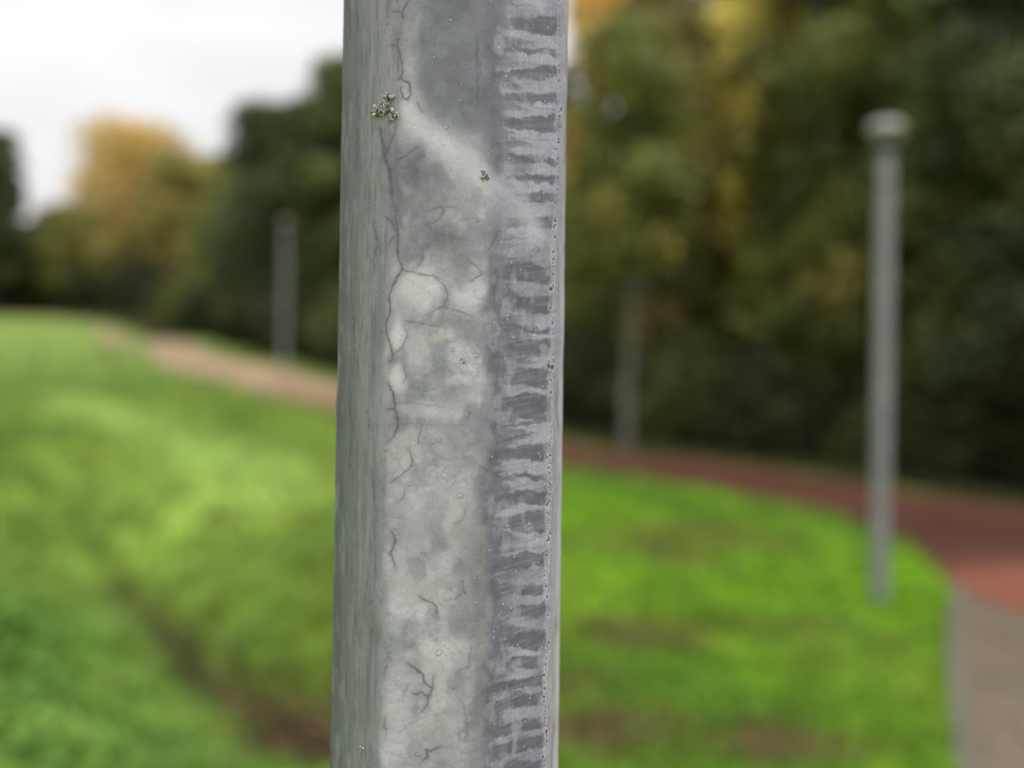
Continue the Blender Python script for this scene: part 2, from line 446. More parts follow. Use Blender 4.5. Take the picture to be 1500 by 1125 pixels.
# fallen leaves in the worn patches and along the path edge
n = 7000
x = r.uniform(-2, 4.5, n * 3); y = r.uniform(3, 15, n * 3)
k = (r.uniform(size=n * 3) < brownness(x, y) * 0.9 + 0.09)
x, y = x[k][:n], y[k][:n]; n = len(x)
onp = (inside(x, y, red_g) | inside(x, y, tan_g)); z = H(x, y) + np.where(onp, 0.05, 0.04)
s = r.uniform(0.015, 0.035, n); th = r.uniform(0, 6.28, n)
a = np.c_[np.cos(th), np.sin(th), r.uniform(-.3, .3, n)] * s[:, None]; b = np.c_[-np.sin(th), np.cos(th), r.uniform(-.3, .3, n)] * s[:, None] * .6
c0 = np.c_[x, y, z]; V = np.stack([c0 - a, c0 - b, c0 + a, c0 + b], 1).reshape(-1, 3)
pal = s2l([[96, 68, 44], [120, 88, 50], [74, 54, 38], [130, 104, 56]])
tag(mesh_np("fallen_leaves", V, np.arange(len(V)).reshape(-1, 4), M_leaf, cols=np.repeat(pal[r.integers(0, 4, n)], 4, 0)), "brown fallen leaves lying in the worn turf and ditch", "leaves", kind="stuff")

# ------------------------------------------------------------------ trees
PAL = {
 'dark':   [[46, 56, 38], [38, 48, 34], [58, 70, 44], [70, 80, 44]],
 'forest': [[62, 74, 36], [48, 60, 34], [80, 92, 44], [90, 98, 46]],
 'olive':  [[92, 96, 38], [74, 82, 34], [112, 112, 44], [132, 124, 50]],
 'olive2': [[84, 90, 34], [66, 76, 34], [100, 104, 40], [120, 116, 44]],
 'bronze': [[100, 94, 42], [80, 78, 38], [126, 112, 50], [70, 74, 36]],
 'yellow': [[196, 180, 78], [172, 162, 70], [146, 144, 62], [208, 188, 88]],
 'yellow2':[[206, 176, 96], [190, 164, 84], [218, 180, 116], [170, 152, 76]],
 'gold':   [[210, 176, 82], [188, 158, 68], [216, 184, 98], [166, 148, 64]],
 'ochre':  [[160, 146, 62], [130, 124, 52], [186, 160, 72], [112, 112, 48]],
 'lime':   [[150, 148, 62], [124, 130, 56], [176, 162, 72], [104, 114, 52]],
 'sdark':  [[36, 42, 28], [30, 36, 26], [44, 52, 30], [40, 44, 26]],
 'sgreen': [[46, 54, 30], [38, 46, 28], [60, 66, 34], [52, 56, 30]],
 'solive': [[66, 70, 34], [56, 60, 30], [82, 82, 38], [52, 56, 30]],
}
LEAFK = 0.72
def tube(path, radii, n=8):
    path = np.array(path, float); V = []
    for i, p in enumerate(path):
        t = path[min(i + 1, len(path) - 1)] - path[max(i - 1, 0)]; t /= np.linalg.norm(t)
        u = np.cross(t, [0.3, 1, 0.1]); u /= np.linalg.norm(u); v = np.cross(t, u)
        a = np.arange(n) / n * 2 * math.pi
        V.append(p + radii[i] * (np.cos(a)[:, None] * u + np.sin(a)[:, None] * v))
    V = np.concatenate(V); F = []
    for i in range(len(path) - 1):
        for j in range(n):
            k = (j + 1) % n; F.append((i * n + j, i * n + k, (i + 1) * n + k, (i + 1) * n + j))
    return V, np.array(F)
def merge(parts):
    V = []; F = []; o = 0
    for v, f in parts:
        V.append(v); F.append(f + o); o += len(v)
    return np.concatenate(V), np.concatenate(F)
def leaf_cloud(centres, rads, n, size, pal, r, flat=0.8):
    ci = r.choice(len(centres), n, p=(rads ** 2) / (rads ** 2).sum())
    d = r.normal(size=(n, 3)); d /= np.linalg.norm(d, axis=1)[:, None]
    rr = rads[ci] * (0.35 + 0.75 * r.uniform(size=n) ** 0.6)
    c = centres[ci] + d * rr[:, None] * np.array([1, 1, flat])
    a = r.normal(size=(n, 3)); a /= np.linalg.norm(a, axis=1)[:, None]
    b = np.cross(a, d + 0.6 * r.normal(size=(n, 3))); b /= np.linalg.norm(b, axis=1)[:, None] + 1e-6
    s = size * r.uniform(0.6, 1.25, n)[:, None]
    V = np.stack([c - a * s, c - b * s * .55, c + a * s, c + b * s * .55], 1).reshape(-1, 3)
    base = pal[r.integers(0, len(pal), len(centres))][ci]
    alt = pal[r.integers(0, len(pal), n)]
    col = (base * 0.65 + alt * 0.35) * r.uniform(0.7, 1.3, n)[:, None]
    return V, np.arange(len(V)).reshape(-1, 4), np.repeat(col, 4, 0)

def tree(x, y, gz, zt, zl, rx, palname, label, seed, leaves=9000, group=None, bark=None, low_exact=False, girth=1.0):
    r = np.random.default_rng(seed); pal = s2l(PAL[palname]) * (1.8 if palname in ("yellow", "yellow2") else 1.35 if palname in ("gold", "yellow", "yellow2", "ochre", "lime") else 1.9)
    pal = pal * .82 + pal.mean(1, keepdims=True) * .18
    if palname in ("dark", "forest"): pal = pal * np.array([1.3, 1.25, 1.1])
    root = empty("tree", (x, y, gz))
    tag(root, label, "tree", group)
    h = zt - gz; low = max(1.3, (zl - gz) * (0.45 if zt < 12.5 or x > -3 else 0.8))
    if low_exact: low = zl - gz
    rx = rx * 1.18; ry = max(rx, 1.7)
    K = 64; t = r.uniform(0, 1, K); zc = low + (h - low) * t
    envelope = np.sin(np.pi * (0.12 + 0.83 * t)) ** 0.6
    an = r.uniform(0, 2 * math.pi, K); rad = np.sqrt(r.uniform(0.05, 1, K)) * envelope
    cr_ = r.uniform(0.32, 0.55, K) * rx
    cen = np.c_[np.cos(an) * rad * (rx - cr_ * 0.6), np.sin(an) * rad * (ry - cr_ * 0.6), np.minimum(zc, h - cr_ * .8)]
    parts = []
    top = low + (h - low) * 0.75
    wob = [(0, 0, -0.3)] + [(r.normal(0, .06) * i, r.normal(0, .06) * i, top * i / 6) for i in range(1, 7)]
    parts.append(tube(wob, [0.035 * h * (1 - 0.14 * i) * 0.5 * girth for i in range(7)], 9))
    for k in range(0, K, 3):
        zb = max(0.25 * h, cen[k, 2] - 0.22 * h * r.uniform(.5, 1)); zb = min(zb, top * .97)
        base = np.array([np.interp(zb, [p[2] for p in wob], [p[0] for p in wob]), np.interp(zb, [p[2] for p in wob], [p[1] for p in wob]), zb])
        mid = (base + cen[k]) / 2 + np.array([0, 0, -0.1])
        parts.append(tube([base, mid, cen[k]], [0.035, 0.022, 0.008], 5))
    V, F = merge(parts)
    mesh_np("trunk", V, F, bark or M_bark, root, smooth=True)
    V, F, C = leaf_cloud(cen, cr_, leaves, 0.085 + 0.0016 * y, pal, r)
    cr_o = mesh_np("crown", V, F, M_leaf, root, cols=C)
    return root
TREES = [
(8.34,16.5,0.05,9.77,2.08,1.36,'dark',"dark green tree behind the path at the frame's right edge"),
(7.89,18.2,0.14,10.37,2.38,1.25,'forest',"mid green tree just right of the lawn street lamp's head"),
(6.78,19.5,0.25,12.06,2.70,1.34,'olive',"tall olive tree directly behind the street lamp on the lawn"),
(5.88,20.8,0.35,11.33,2.92,1.14,'olive2',"olive green tree between the yellow crown and the street lamp on the lawn"),
(5.35,22.6,0.5,11.9,5.6,1.25,'yellow',"bright yellow autumn tree showing above the olive trees on the right"),
(3.63,22.8,0.59,10.32,3.05,1.25,'bronze',"bronze green tree behind the pale slim trunk"),
(2.33,28.5,1.28,13.6,6.14,1.25,'yellow2',"pale yellow tree top against the sky beside the steel post"),
(2.59,24.8,0.88,8.36,3.00,1.28,'olive',"lower olive tree in front of the pale yellow tree top"),
(0.73,28.5,1.50,10.83,3.41,1.56,'forest',"green tree mostly hidden behind the steel post, right half"),
(-2.18,31,2.14,12.71,4.42,2.02,'dark',"dark tree mostly hidden behind the steel post, left half"),
(-5.26,31,2.48,11.75,5.05,1.32,'forest',"tall green topped tree just left of the steel post"),
(-7.75,32.5,2.78,10.7,4.78,1.75,'dark',"dark tree standing behind the distant street lamp"),
(-12.35,43,3.94,11.3,6.4,1.5,'lime',"small yellow green tree between golden tree and dark trees"),
(-19.6,52,4.82,15.1,8.2,2.95,'gold',"golden orange autumn tree against the white sky"),
(-15.9,48,4.58,12.6,7.0,2.1,'ochre',"low ochre tree at the golden tree's right side"),
(-21.92,49,4.65,10.1,6.72,1.9,'olive',"low olive tree at the golden tree's left foot"),
(-24.1,46,4.38,13.0,6.73,1.32,'dark',"dark tree cut by the frame's left edge on the hill"),
(9.22,15.5,-0.02,9.70,2.05,1.38,'olive2',"olive tree just outside the frame on the right"),
(10.36,15,-0.08,9.44,2.04,1.34,'dark',"dark tree well outside the frame on the right"),
(-27.20,46,4.43,14.61,6.73,2.21,'olive',"olive tree just outside the frame on the left hill"),
(-29.64,44,4.41,13.44,6.50,2.11,'forest',"green tree well outside the frame on the left hill"),
(9.50,24,0.27,15.14,5.10,2.14,'bronze',"tall bronze tree at the back of the wood, right"),
(7.17,27,0.59,14.98,5.53,1.85,'forest',"tall green tree at the back of the wood, behind the olive tree"),
(11.79,23,0.11,14.89,4.95,1.89,'olive',"tall olive tree at the back of the wood, far right"),
(3.75,26.8,1.0,12.4,2.6,1.3,'bronze',"tall bronze tree between the pale yellow tree top and the bright yellow tree"),
(4.9,28.5,0.8,11.0,2.2,1.9,'olive2',"broad olive tree deep in the wood below the yellow crown"),
(2.9,31.5,1.5,9.0,2.6,2.2,'forest',"broad green tree deep in the wood behind the pale slim trunk"),
(10.2,19.4,0.1,12.5,2.2,1.7,'forest',"tall green tree deep in the wood at the right frame edge"),
(6.3,31.5,1.0,17.0,4.0,2.2,'bronze',"very tall bronze tree at the very back of the wood"),
(9.0,29.0,0.6,18.0,3.0,2.4,'dark',"very tall dark tree at the very back of the wood"),
(-0.6,33.5,2.5,9.5,4.5,2.2,'olive',"olive tree deep behind the steel post"),
(-6.55,31.6,2.6,10.6,4.6,1.3,'dark',"narrow dark tree between the two dark crowns left of the steel post"),
(-4.1,34.5,3.0,9.0,5.0,2.2,'dark',"dark tree deep in the wood left of the steel post"),
(-9.3,37.5,3.4,8.6,5.2,1.9,'forest',"low green tree beside the dark trees above the path"),
(-12.9,46.5,4.3,9.3,6.0,2.2,'olive2',"low olive tree under the small yellow green tree"),
(-16.6,50.5,4.7,9.9,6.4,2.4,'olive',"low olive tree in front of the golden and ochre trees"),
(-19.6,49.6,4.7,8.9,6.0,2.0,'ochre',"low ochre bush tree under the golden crown"),
(-24.6,52.0,4.7,9.6,6.2,2.4,'forest',"low green tree behind the hill crest at the far left"),
]
for i, t in enumerate(TREES):
    tree(*t, seed=100 + i, leaves=12500 if t[1] < 35 else 10000)

M_pale = material("pale_bark", (0.16, 0.155, 0.13), rough=0.85, noise=(6, 0.6, 1.25), bump=(25, 0.5, 0.02), spec=0.2)
tree(2.22, 19.0, 0.32, 8.6, 4.2, 1.15, 'olive', "slim olive tree with a pale bare trunk at the red path's edge", 555, 9000, bark=M_pale, low_exact=True, girth=.75)
def shrub(x, y, gz, h, palname, label, seed):
    r = np.random.default_rng(seed); pal = s2l(PAL[palname]) * np.array([3.1, 3.0, 2.3])
    root = empty("shrub", (x, y, gz)); tag(root, label, "shrub", "dark shrubs along the foot of the wood")
    K = 26; rx = 0.95 + 0.022 * y
    an = r.uniform(0, 2 * math.pi, K); rad = np.sqrt(r.uniform(0, 1, K)); cr_ = r.uniform(0.3, 0.45, K) * rx
    t = r.uniform(0.0, 1, K)
    cen = np.c_[np.cos(an) * rad * rx * .8, np.sin(an) * rad * .95, 0.15 + t * (h * (1 - .25 * rad) - cr_ * .6 - .15)]
    parts = [tube([(0, 0, -.1), tuple(cen[k] * .5), tuple(cen[k])], [.03, .02, .008], 5) for k in range(0, K, 3)]
    V, F = merge(parts); mesh_np("stem", V, F, M_bark, root)
    V, F, C = leaf_cloud(cen, cr_, 5200, 0.07 + 0.0016 * y, pal, r, 0.9)
    mesh_np("foliage", V, F, M_leaf, root, cols=C)
SH = [(8.63,16.8,0.05,2.50,'sdark',"dark shrub at the path's far side by the right frame edge"),
(7.89,17.6,0.12,2.24,'sdark',"dark shrub second from the right frame edge"),
(7.13,18.6,0.20,1.95,'sgreen',"green shrub right behind the lawn street lamp's pole"),
(6.11,19.2,0.27,2.16,'sdark',"dark shrub just left of the lawn street lamp's pole"),
(5.11,20.2,0.35,1.98,'sdark',"dark shrub halfway between the lawn street lamp and the pale slim trunk"),
(4.06,21.2,0.44,2.36,'sgreen',"taller green shrub right of the pale slim trunk"),
(3.03,22.2,0.57,1.98,'sdark',"dark shrub behind the pale slim tree trunk"),
(1.93,23.6,0.81,2.29,'sdark',"dark shrub between the steel post and the pale slim trunk"),
(0.68,25.4,1.16,1.88,'sgreen',"green shrub at the steel post's right edge, mostly hidden"),
(-0.92,26.4,1.49,1.79,'sdark',"dark shrub hidden behind the steel post"),
(-2.63,27.2,1.80,1.71,'sdark',"low dark shrub behind the steel post's left side"),
(-4.24,28.0,2.06,1.89,'sgreen',"green shrub just left of the steel post above the path"),
(-5.93,29.2,2.30,2.15,'sdark',"dark shrub right of the distant street lamp's pole"),
(-7.80,31.5,2.69,2.21,'sdark',"dark shrub left of the distant street lamp's pole"),
(-10.13,35.5,3.04,2.39,'sdark',"dark shrub where the pale path climbs the slope"),
(-13.36,40.5,3.69,2.56,'solive',"olive shrub above the upper end of the pale path"),
(-17.03,45.5,4.53,2.61,'sdark',"dark shrub below the golden tree's right half"),
(-20.65,48.5,4.66,3.01,'sgreen',"green shrub below the golden tree's left half"),
(-23.45,49.5,4.65,2.98,'sdark',"dark shrub on the hill crest near the left frame edge"),
(-25.83,49.5,4.65,3.31,'sgreen',"green shrub on the hill crest cut by the left frame edge"),
(9.9,15.6,-0.03,2.62,'sgreen',"green shrub just outside the frame on the right"),
(10.9,14.6,-0.1,2.61,'sdark',"dark shrub well outside the frame on the right")]
for i, s_ in enumerate(SH):
    shrub(*s_, seed=300 + i)

# ------------------------------------------------------------------ street lamps
def lathe(prof, n=32, phase=0.0):
    a = np.arange(n) / n * 2 * math.pi + phase
    V = np.concatenate([np.c_[np.cos(a) * r_, np.sin(a) * r_, np.full(n, z_)] for r_, z_ in prof])
    F = [(i * n + j, i * n + (j + 1) % n, (i + 1) * n + (j + 1) % n, (i + 1) * n + j) for i in range(len(prof) - 1) for j in range(n)]
    return V, np.array(F)
def make_lamp():
    root = empty("street_lamp", (0, 0, 0))
    V, F = lathe([(0.001, -0.2), (0.073, -0.2), (0.073, 0.02), (0.071, 0.05), (0.064, 3.66), (0.001, 3.66)], 8, R(22.5))
    mesh_np("pole", V, F, M_pole, root)
    V, F = lathe([(0.001, 3.655), (0.06, 3.655), (0.062, 3.74), (0.11, 3.76), (0.001, 3.765)], 24)
    mesh_np("collar", V, F, M_seal, root, smooth=False)
    V, F = lathe([(0.001, 3.762), (0.085, 3.762), (0.105, 3.79), (0.112, 3.83), (0.108, 3.862), (0.001, 3.866)], 32)
    mesh_np("diffuser", V, F, M_opal, root, smooth=True)
    V, F = lathe([(0.10, 3.866), (0.146, 3.850), (0.153, 3.866), (0.142, 3.90), (0.12, 3.935), (0.06, 3.955), (0.001, 3.96)], 32)
    mesh_np("lamp_cap", V, F, M_cap, root, smooth=True)
    # inspection door low on the pole
    dv = np.array([(-.022, -.070, .5), (.022, -.070, .5), (.022, -.069, .85), (-.022, -.069, .85)])
    dv2 = dv + np.array([0, .03, 0]); Vd = np.concatenate([dv, dv2])
    Fd = np.array([(0, 1, 2, 3), (1, 5, 6, 2), (5, 4, 7, 6), (4, 0, 3, 7), (3, 2, 6, 7), (4, 5, 1, 0)])
    mesh_np("inspection_door", Vd, Fd, M_pole, root)
    return root
lamp0 = make_lamp()
spots = [(3.05, 8.2, "grey street lamp with pale round cap standing on the lawn at right"),
         (-5.85, 25.5, "small distant grey street lamp up the slope, left of the steel post")]
for i, (x, y, lab) in enumerate(spots):
    if i == 0: o = lamp0
    else:
        o = lamp0.copy(); sc.collection.objects.link(o)
        for ch in lamp0.children:
            c = ch.copy(); sc.collection.objects.link(c); c.parent = o
    o.location = (x, y, float(H(x, y)))
    tag(o, lab, "street lamp", "street lamps along the path")

# ------------------------------------------------------------------ the steel post
D0, XC = 0.712, -0.0427
FPX = 1458.33
R_IN, R_F = 0.0585, 0.0185            # inner octagon apothem and corner radius
corner0 = -32.5                       # plan angle of the crease between left and front face, seen from the camera side
def post_profile():
    rc = R_IN / math.cos(R(22.5)); pts = []
    for k in range(-4, 4):
        ca = corner0 + 45 * k
        cx, cy = rc * math.sin(R(ca)), -rc * math.cos(R(ca))
        for t in np.linspace(-22.5, 22.5, 14):
            pts.append((cx + R_F * math.sin(R(ca + t)), cy - R_F * math.cos(R(ca + t)), ca + t))
    pts.append((pts[0][0], pts[0][1], pts[0][2] + 360))
    return np.array(pts)
pp = post_profile()
seg = np.r_[0, np.cumsum(np.hypot(*np.diff(pp[:, :2], axis=0).T))]
PER = seg[-1]
def at_s(s):
    return np.interp(s, seg, pp[:, 0]), np.interp(s, seg, pp[:, 1]), np.interp(s, seg, pp[:, 2])
ss = np.linspace(0, PER, 4001)
sx, sy, sn = at_s(ss)
proj = 750 + FPX * (XC + sx) / (D0 + sy)
vis = (np.sin(np.radians(sn)) * (0 - XC - sx) + (-np.cos(np.radians(sn))) * (0 - D0 - sy)) > 0
i0, i1 = np.where(vis)[0][[0, -1]]
print("POST px", proj[i0], proj[i1])
STEP = 0.00047
s_front = np.arange(ss[i0] - 0.012, ss[i1] + 0.012, STEP)
s_back = np.arange(s_front[-1] + 0.003, s_front[0] + PER - 0.0015, 0.003)
s_all = np.r_[s_front, s_back]
zf = np.arange(1.60 - 0.285, 1.60 + 0.285, STEP)
zl_ = [zf[0]]; st = STEP
while zl_[-1] > -0.3: st = min(st * 1.12, 0.05); zl_.append(zl_[-1] - st)
zh_ = [zf[-1]]; st = STEP
while zh_[-1] < 3.6: st = min(st * 1.12, 0.05); zh_.append(zh_[-1] + st)
z_all = np.r_[np.array(zl_[1:])[::-1], zf, np.array(zh_[1:])]
smod = np.mod(s_all, PER)
px_, py_, pn_ = at_s(smod)
# surface chart: X runs round the post, Y down it, one unit is about 0.45 mm (and follows the sharp picture's scale)
Xm = np.interp(np.clip(s_all, ss[i0], ss[i1]), ss, proj) + np.where(s_all > ss[i1], (s_all - ss[i1]) / 0.00043, 0) - np.where(s_all < ss[i0], (ss[i0] - s_all) / 0.00043, 0)
dep = np.minimum(D0 + py_, D0)
A = (s_all - s_all[0]) / 0.00043                       # plain arc coordinate, for noise
X, Z = np.meshgrid(Xm, z_all); AA, _ = np.meshgrid(A, z_all); DD, _ = np.meshgrid(dep, z_all)
Y = 562.5 - (Z - 1.6) * FPX / DD
YY = 562.5 - (Z - 1.6) / 0.00043
hgt = np.zeros_like(X)

def polydist(pts, pad=14):
    """distance to a polyline on the chart, only worked out near it; returns (mask slice, distance, run along it 0..1)"""
    pts = np.array(pts, float)
    lo = pts.min(0) - pad; hi = pts.max(0) + pad
    ys = np.where((Y.min(1) < hi[1] + 25) & (Y.max(1) > lo[1] - 25))[0]; xs = np.where((Xm > lo[0]) & (Xm < hi[0]))[0]
    if len(ys) == 0 or len(xs) == 0: return None
    sl = (slice(ys[0], ys[-1] + 1), slice(xs[0], xs[-1] + 1))
    x = X[sl] + (fbm(AA[sl] / 7, YY[sl] / 7, 77, 2) - .5) * 5; y = Y[sl] + (fbm(AA[sl] / 7, YY[sl] / 7, 78, 2) - .5) * 5
    d = np.full(x.shape, 1e9); run = np.zeros(x.shape)
    n = len(pts) - 1
    for i in range(n):
        v = pts[i + 1] - pts[i]; t = np.clip(((x - pts[i, 0]) * v[0] + (y - pts[i, 1]) * v[1]) / (v @ v + 1e-9), 0, 1)
        dd = np.hypot(x - pts[i, 0] - t * v[0], y - pts[i, 1] - t * v[1])
        u = dd < d; d = np.where(u, dd, d); run = np.where(u, (i + t) / n, run)
    return sl, d, run
def rc_(pts):      # undo the camera's small roll
    return [(x + (y - 562.5) * 0.0157, y - (x - 750) * 0.0157) for x, y in pts]

# --- base tones of the weathered zinc
def mixc(c, col, a):
    return c * (1 - a[..., None]) + s2l(col) * a[..., None]
wob = (fbm(AA / 60, YY / 60, 1, 4) - .5)
wob2 = (fbm(AA / 22, YY / 22, 2, 4) - .5)
fine = fbm(AA / 3.2, YY / 3.2, 4, 3) - .5
Xw = X + wob * 16 + wob2 * 8; Yw = Y + wob * 22 + wob2 * 10
col = np.ones(X.shape + (3,)) * s2l([158, 164, 160])
# left, greenish face with long streaks
XB = np.interp(Y, [0, 240, 460, 1125], [583, 575, 566, 567]) + wob * 6
leftm = sstep(7, -7, X - XB + wob2 * 12)
streak = fbm(AA / 7, YY / 130, 6, 4)
streak2 = fbm(AA / 3.0, YY / 60, 8, 3)
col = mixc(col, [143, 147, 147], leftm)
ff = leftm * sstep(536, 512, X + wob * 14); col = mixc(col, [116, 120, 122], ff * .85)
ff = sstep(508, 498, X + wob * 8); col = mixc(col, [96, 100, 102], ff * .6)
ff = leftm * sstep(.42, .62, fbm(AA / 18, YY / 70, 7, 4)) * .5; col = mixc(col, [120, 126, 124], ff)
ff = leftm * sstep(.55, .7, fbm(AA / 14, YY / 50, 107, 4)) * .4; col = mixc(col, [152, 158, 152], ff)
col = col * (1 + leftm * (streak - .5) * 0.16 + leftm * (streak2 - .5) * .06)[..., None]
dk = .6 * leftm * sstep(.60, .72, fbm(AA / 5, YY / 45, 9, 4)) * .55; col = mixc(col, [92, 97, 98], dk)
# a darker green band beside the crease in the lower half
gb = np.exp(-((X - 555 - (Y - 700) * 0.012) / 16) ** 2) * sstep(600, 760, Y); col = mixc(col, [118, 127, 121], gb * .4)
# pale chalky coat on the front face, blotchy
front = sstep(-7, 7, X - XB + wob2 * 12) * sstep(724, 706, X + wob * 22 + wob2 * 16)
f1, f2, cid = worley(AA / 46 + wob * .9, YY / 40 + wob2 * .8, 14)
lobes = sstep(0.0, 0.16, f2 - f1)
col = mixc(col, [174, 180, 173], front * sstep(.40, .62, fbm(AA / 45, YY / 55, 15, 5)) * .8)
col = mixc(col, [136, 142, 142], front * sstep(.54, .34, fbm(AA / 34, YY / 44, 16, 3)) * .7)
col = mixc(col, [150, 150, 144], front * sstep(.5, .66, fbm(AA / 40, YY / 60, 116, 4)) * .4)
g1, g2, gc = worley(AA / 24 + wob2 * 1.4, YY / 21 + wob * 1.8, 114)
lum = sstep(.75, .15, g1) * front * sstep(.42, .58, fbm(AA / 55, YY / 55, 118, 2))
lum = lum * sstep(150, 240, Y - (X - 600) * .5 + 20)
hgt += lum * 2.6; col = col * (1 + (lum - .4 * front) * .07)[..., None]
vein = np.exp(-((g2 - g1) / .05) ** 2) * front * sstep(.50, .62, fbm(AA / 40, YY / 44, 119, 3)); col = mixc(col, [112, 117, 118], vein * .18); hgt -= vein * .8
col = col * (1 + front * (cid - .5) * 0.10 - front * (1 - lobes) * 0.07 * sstep(.4, .6, fbm(AA / 60, YY / 60, 18, 2)))[..., None]
# bluish bare zinc of the upper front face, ending in a slanted curved edge
edge_y = np.interp(X, [580, 600, 640, 690, 730, 760, 800], [95, 150, 178, 200, 215, 260, 330])
up = sstep(34, -26, Yw - edge_y) * sstep(596, 620, Xw) * sstep(760, 730, X)
col = mixc(col, [119, 124, 128], up * .92)
col = mixc(col, [106, 111, 115], up * sstep(.45, .7, fbm(AA / 36, YY / 46, 119, 4)) * .6)
col = mixc(col, [136, 142, 146], up * sstep(.5, .7, fbm(AA / 22, YY / 24, 19, 4)) * .5)
# pale plume under that edge
pl = np.exp(-((Yw - (160 + (X - 585) * 0.86)) / 30) ** 2) * sstep(570, 590, X) * sstep(815, 770, X)
col = mixc(col, [196, 201, 196], pl * .7)
# dark soft bruises; the first is the crease ridge's shadow, painted in
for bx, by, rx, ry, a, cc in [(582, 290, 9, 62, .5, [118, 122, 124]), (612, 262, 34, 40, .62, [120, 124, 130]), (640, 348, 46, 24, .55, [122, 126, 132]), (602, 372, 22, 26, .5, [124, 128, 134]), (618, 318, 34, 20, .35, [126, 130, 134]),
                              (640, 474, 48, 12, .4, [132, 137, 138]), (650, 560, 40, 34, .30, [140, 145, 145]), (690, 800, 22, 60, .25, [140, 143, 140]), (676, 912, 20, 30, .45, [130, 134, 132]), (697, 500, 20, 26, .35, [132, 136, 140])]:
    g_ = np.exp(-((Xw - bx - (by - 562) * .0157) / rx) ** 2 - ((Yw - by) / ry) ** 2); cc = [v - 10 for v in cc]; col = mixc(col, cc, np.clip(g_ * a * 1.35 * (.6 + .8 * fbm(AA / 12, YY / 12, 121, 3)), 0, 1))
for bx, by, rx, ry, a in [(618, 430, 36, 28, .75), (688, 434, 28, 27, .6), (580, 490, 13, 24, .8), (579, 553, 12, 22, .75), (625, 600, 40, 14, .4), (680, 530, 26, 24, .5), (672, 560, 22, 8, .5), (660, 955, 36, 22, .4), (585, 1010, 22, 50, .4), (625, 740, 60, 40, .3), (600, 880, 50, 60, .2), (575, 1090, 18, 60, .35)]:
    g_ = np.exp(-(((Xw - bx - (by - 562) * .0157) / rx) ** 2 + ((Yw - by) / ry) ** 2) ** 2); col = mixc(col, [190, 196, 190], g_ * a * 1.1); hgt += g_ * a * 4.0
h1, h2, hc = worley(AA / 9 + wob2 * 3, YY / 9 + wob * 4, 214)
for bx, by, rx, ry in [(684, 528, 26, 26), (704, 548, 18, 20), (668, 702, 30, 14), (640, 690, 26, 10), (770, 352, 26, 18), (655, 955, 24, 16), (702, 1000, 14, 16)]:
    g_ = np.exp(-(((X - bx - (by - 562) * .0157) / rx) ** 2 + ((Y - by) / ry) ** 2) ** 2) * sstep(.35, .55, fbm(AA / 9, YY / 9, 215, 3))
    cell = sstep(.75, .25, h1); col = mixc(col, [190, 196, 188], g_ * cell * .38); col = mixc(col, [120, 124, 122], g_ * sstep(.12, .0, h2 - h1) * .22); hgt += g_ * cell * 1.3
# --- right, blue-grey face with light and dark cross bands
rightm = sstep(696, 732, X + wob * 26 + wob2 * 20 + (fbm(AA / 30, YY / 24, 130, 3) - .5) * 22) * sstep(829, 818, X)
col = mixc(col, [112, 116, 121], rightm)
col = mixc(col, [100, 105, 107], rightm * sstep(.46, .66, fbm(AA / 20, YY / 40, 133, 4)) * .6)
col = mixc(col, [128, 134, 137], rightm * sstep(.5, .7, fbm(AA / 30, YY / 26, 134, 4)) * .5)
bands = [(-60,-40,740,0),(-22,-6,735,0),(24,48,738,.04),(70,79,745,.1),(100,116,738,-.02),(137,151,736,.06),(171,191,728,.03),(228,236,745,.12),(258,268,735,0),(283,296,728,0),(318,334,742,-.05),(389,411,722,.04),(434,459,720,.03),
 (478,484,724,.1),(500,519,740,.0),(545,566,728,.0),(580,609,724,.10),(617,622,735,-.1),(653,676,722,-.02),(694,700,730,.1),(722,741,720,.0),(753,779,738,-.04),(811,834,722,-.10),(858,870,716,-.05),(888,905,745,-.20),(924,950,735,-.10),
 (964,978,718,-.16),(994,1008,722,-.20),(1021,1038,746,-.22),(1054,1072,716,-.20),(1085,1101,712,-.20),(1116,1128,712,-.18),(1146,1160,714,-.18),(1180,1194,714,-.18)]
dark = np.zeros_like(X)
warp = (fbm(AA / 26, YY / 20, 33, 4) - .5) * 13 + (fbm(AA / 6, YY / 6, 34, 3) - .5) * 6
for y0, y1, xs_, sl_ in bands:
    jx = (vnoise(np.full(1, y0 * .71), np.full(1, 8.2), 15)[0] - .5) * 30
    yy = Y + (775 - 750) * .0157 - (sl_ + jx * .004) * (X - 770) + warp
    ed = 1.9
    fl = vnoise(np.array(y0 * .37), np.array(3.3), 5)
    open_ = np.clip((X - xs_) / 60, -.2, 1) * (.9 * fl) + 1.02 - .5 * fl - .12 * (1 - fl)
    half = (y1 - y0) / 2 * open_; mid_ = (y0 + y1) / 2
    b_ = sstep(half + ed, half - ed, np.abs(yy - mid_)) * sstep(xs_ + jx - 14, xs_ + jx + 8, X + wob2 * 50)
    b_ = b_ * (.78 + .28 * vnoise(AA / 24, YY / 9, int(y0) + 900))
    b_ = np.clip(b_, 0, 1)
    dark = np.maximum(dark, b_)
bandzone = sstep(718, 742, X + wob2 * 22 + wob * 14)
lt = rightm * bandzone * (1 - dark)
strong = 0.55 + 0.45 * sstep(.35, .6, fbm(AA / 70, YY / 80, 36, 2))
tip = .12 + .88 * sstep(730, 764, X + (fbm(AA / 60, YY / 11, 135, 2) - .5) * 95)
fr_ = .8 + .4 * fbm(AA / 10, YY / 5, 136, 3)
col = mixc(col, [158, 165, 170], np.clip(lt * .95 * strong * tip * fr_, 0, 1))
col = mixc(col, [98, 103, 105], rightm * dark * .36 * (.6 + .7 * fbm(AA / 22, YY / 16, 237, 3)))
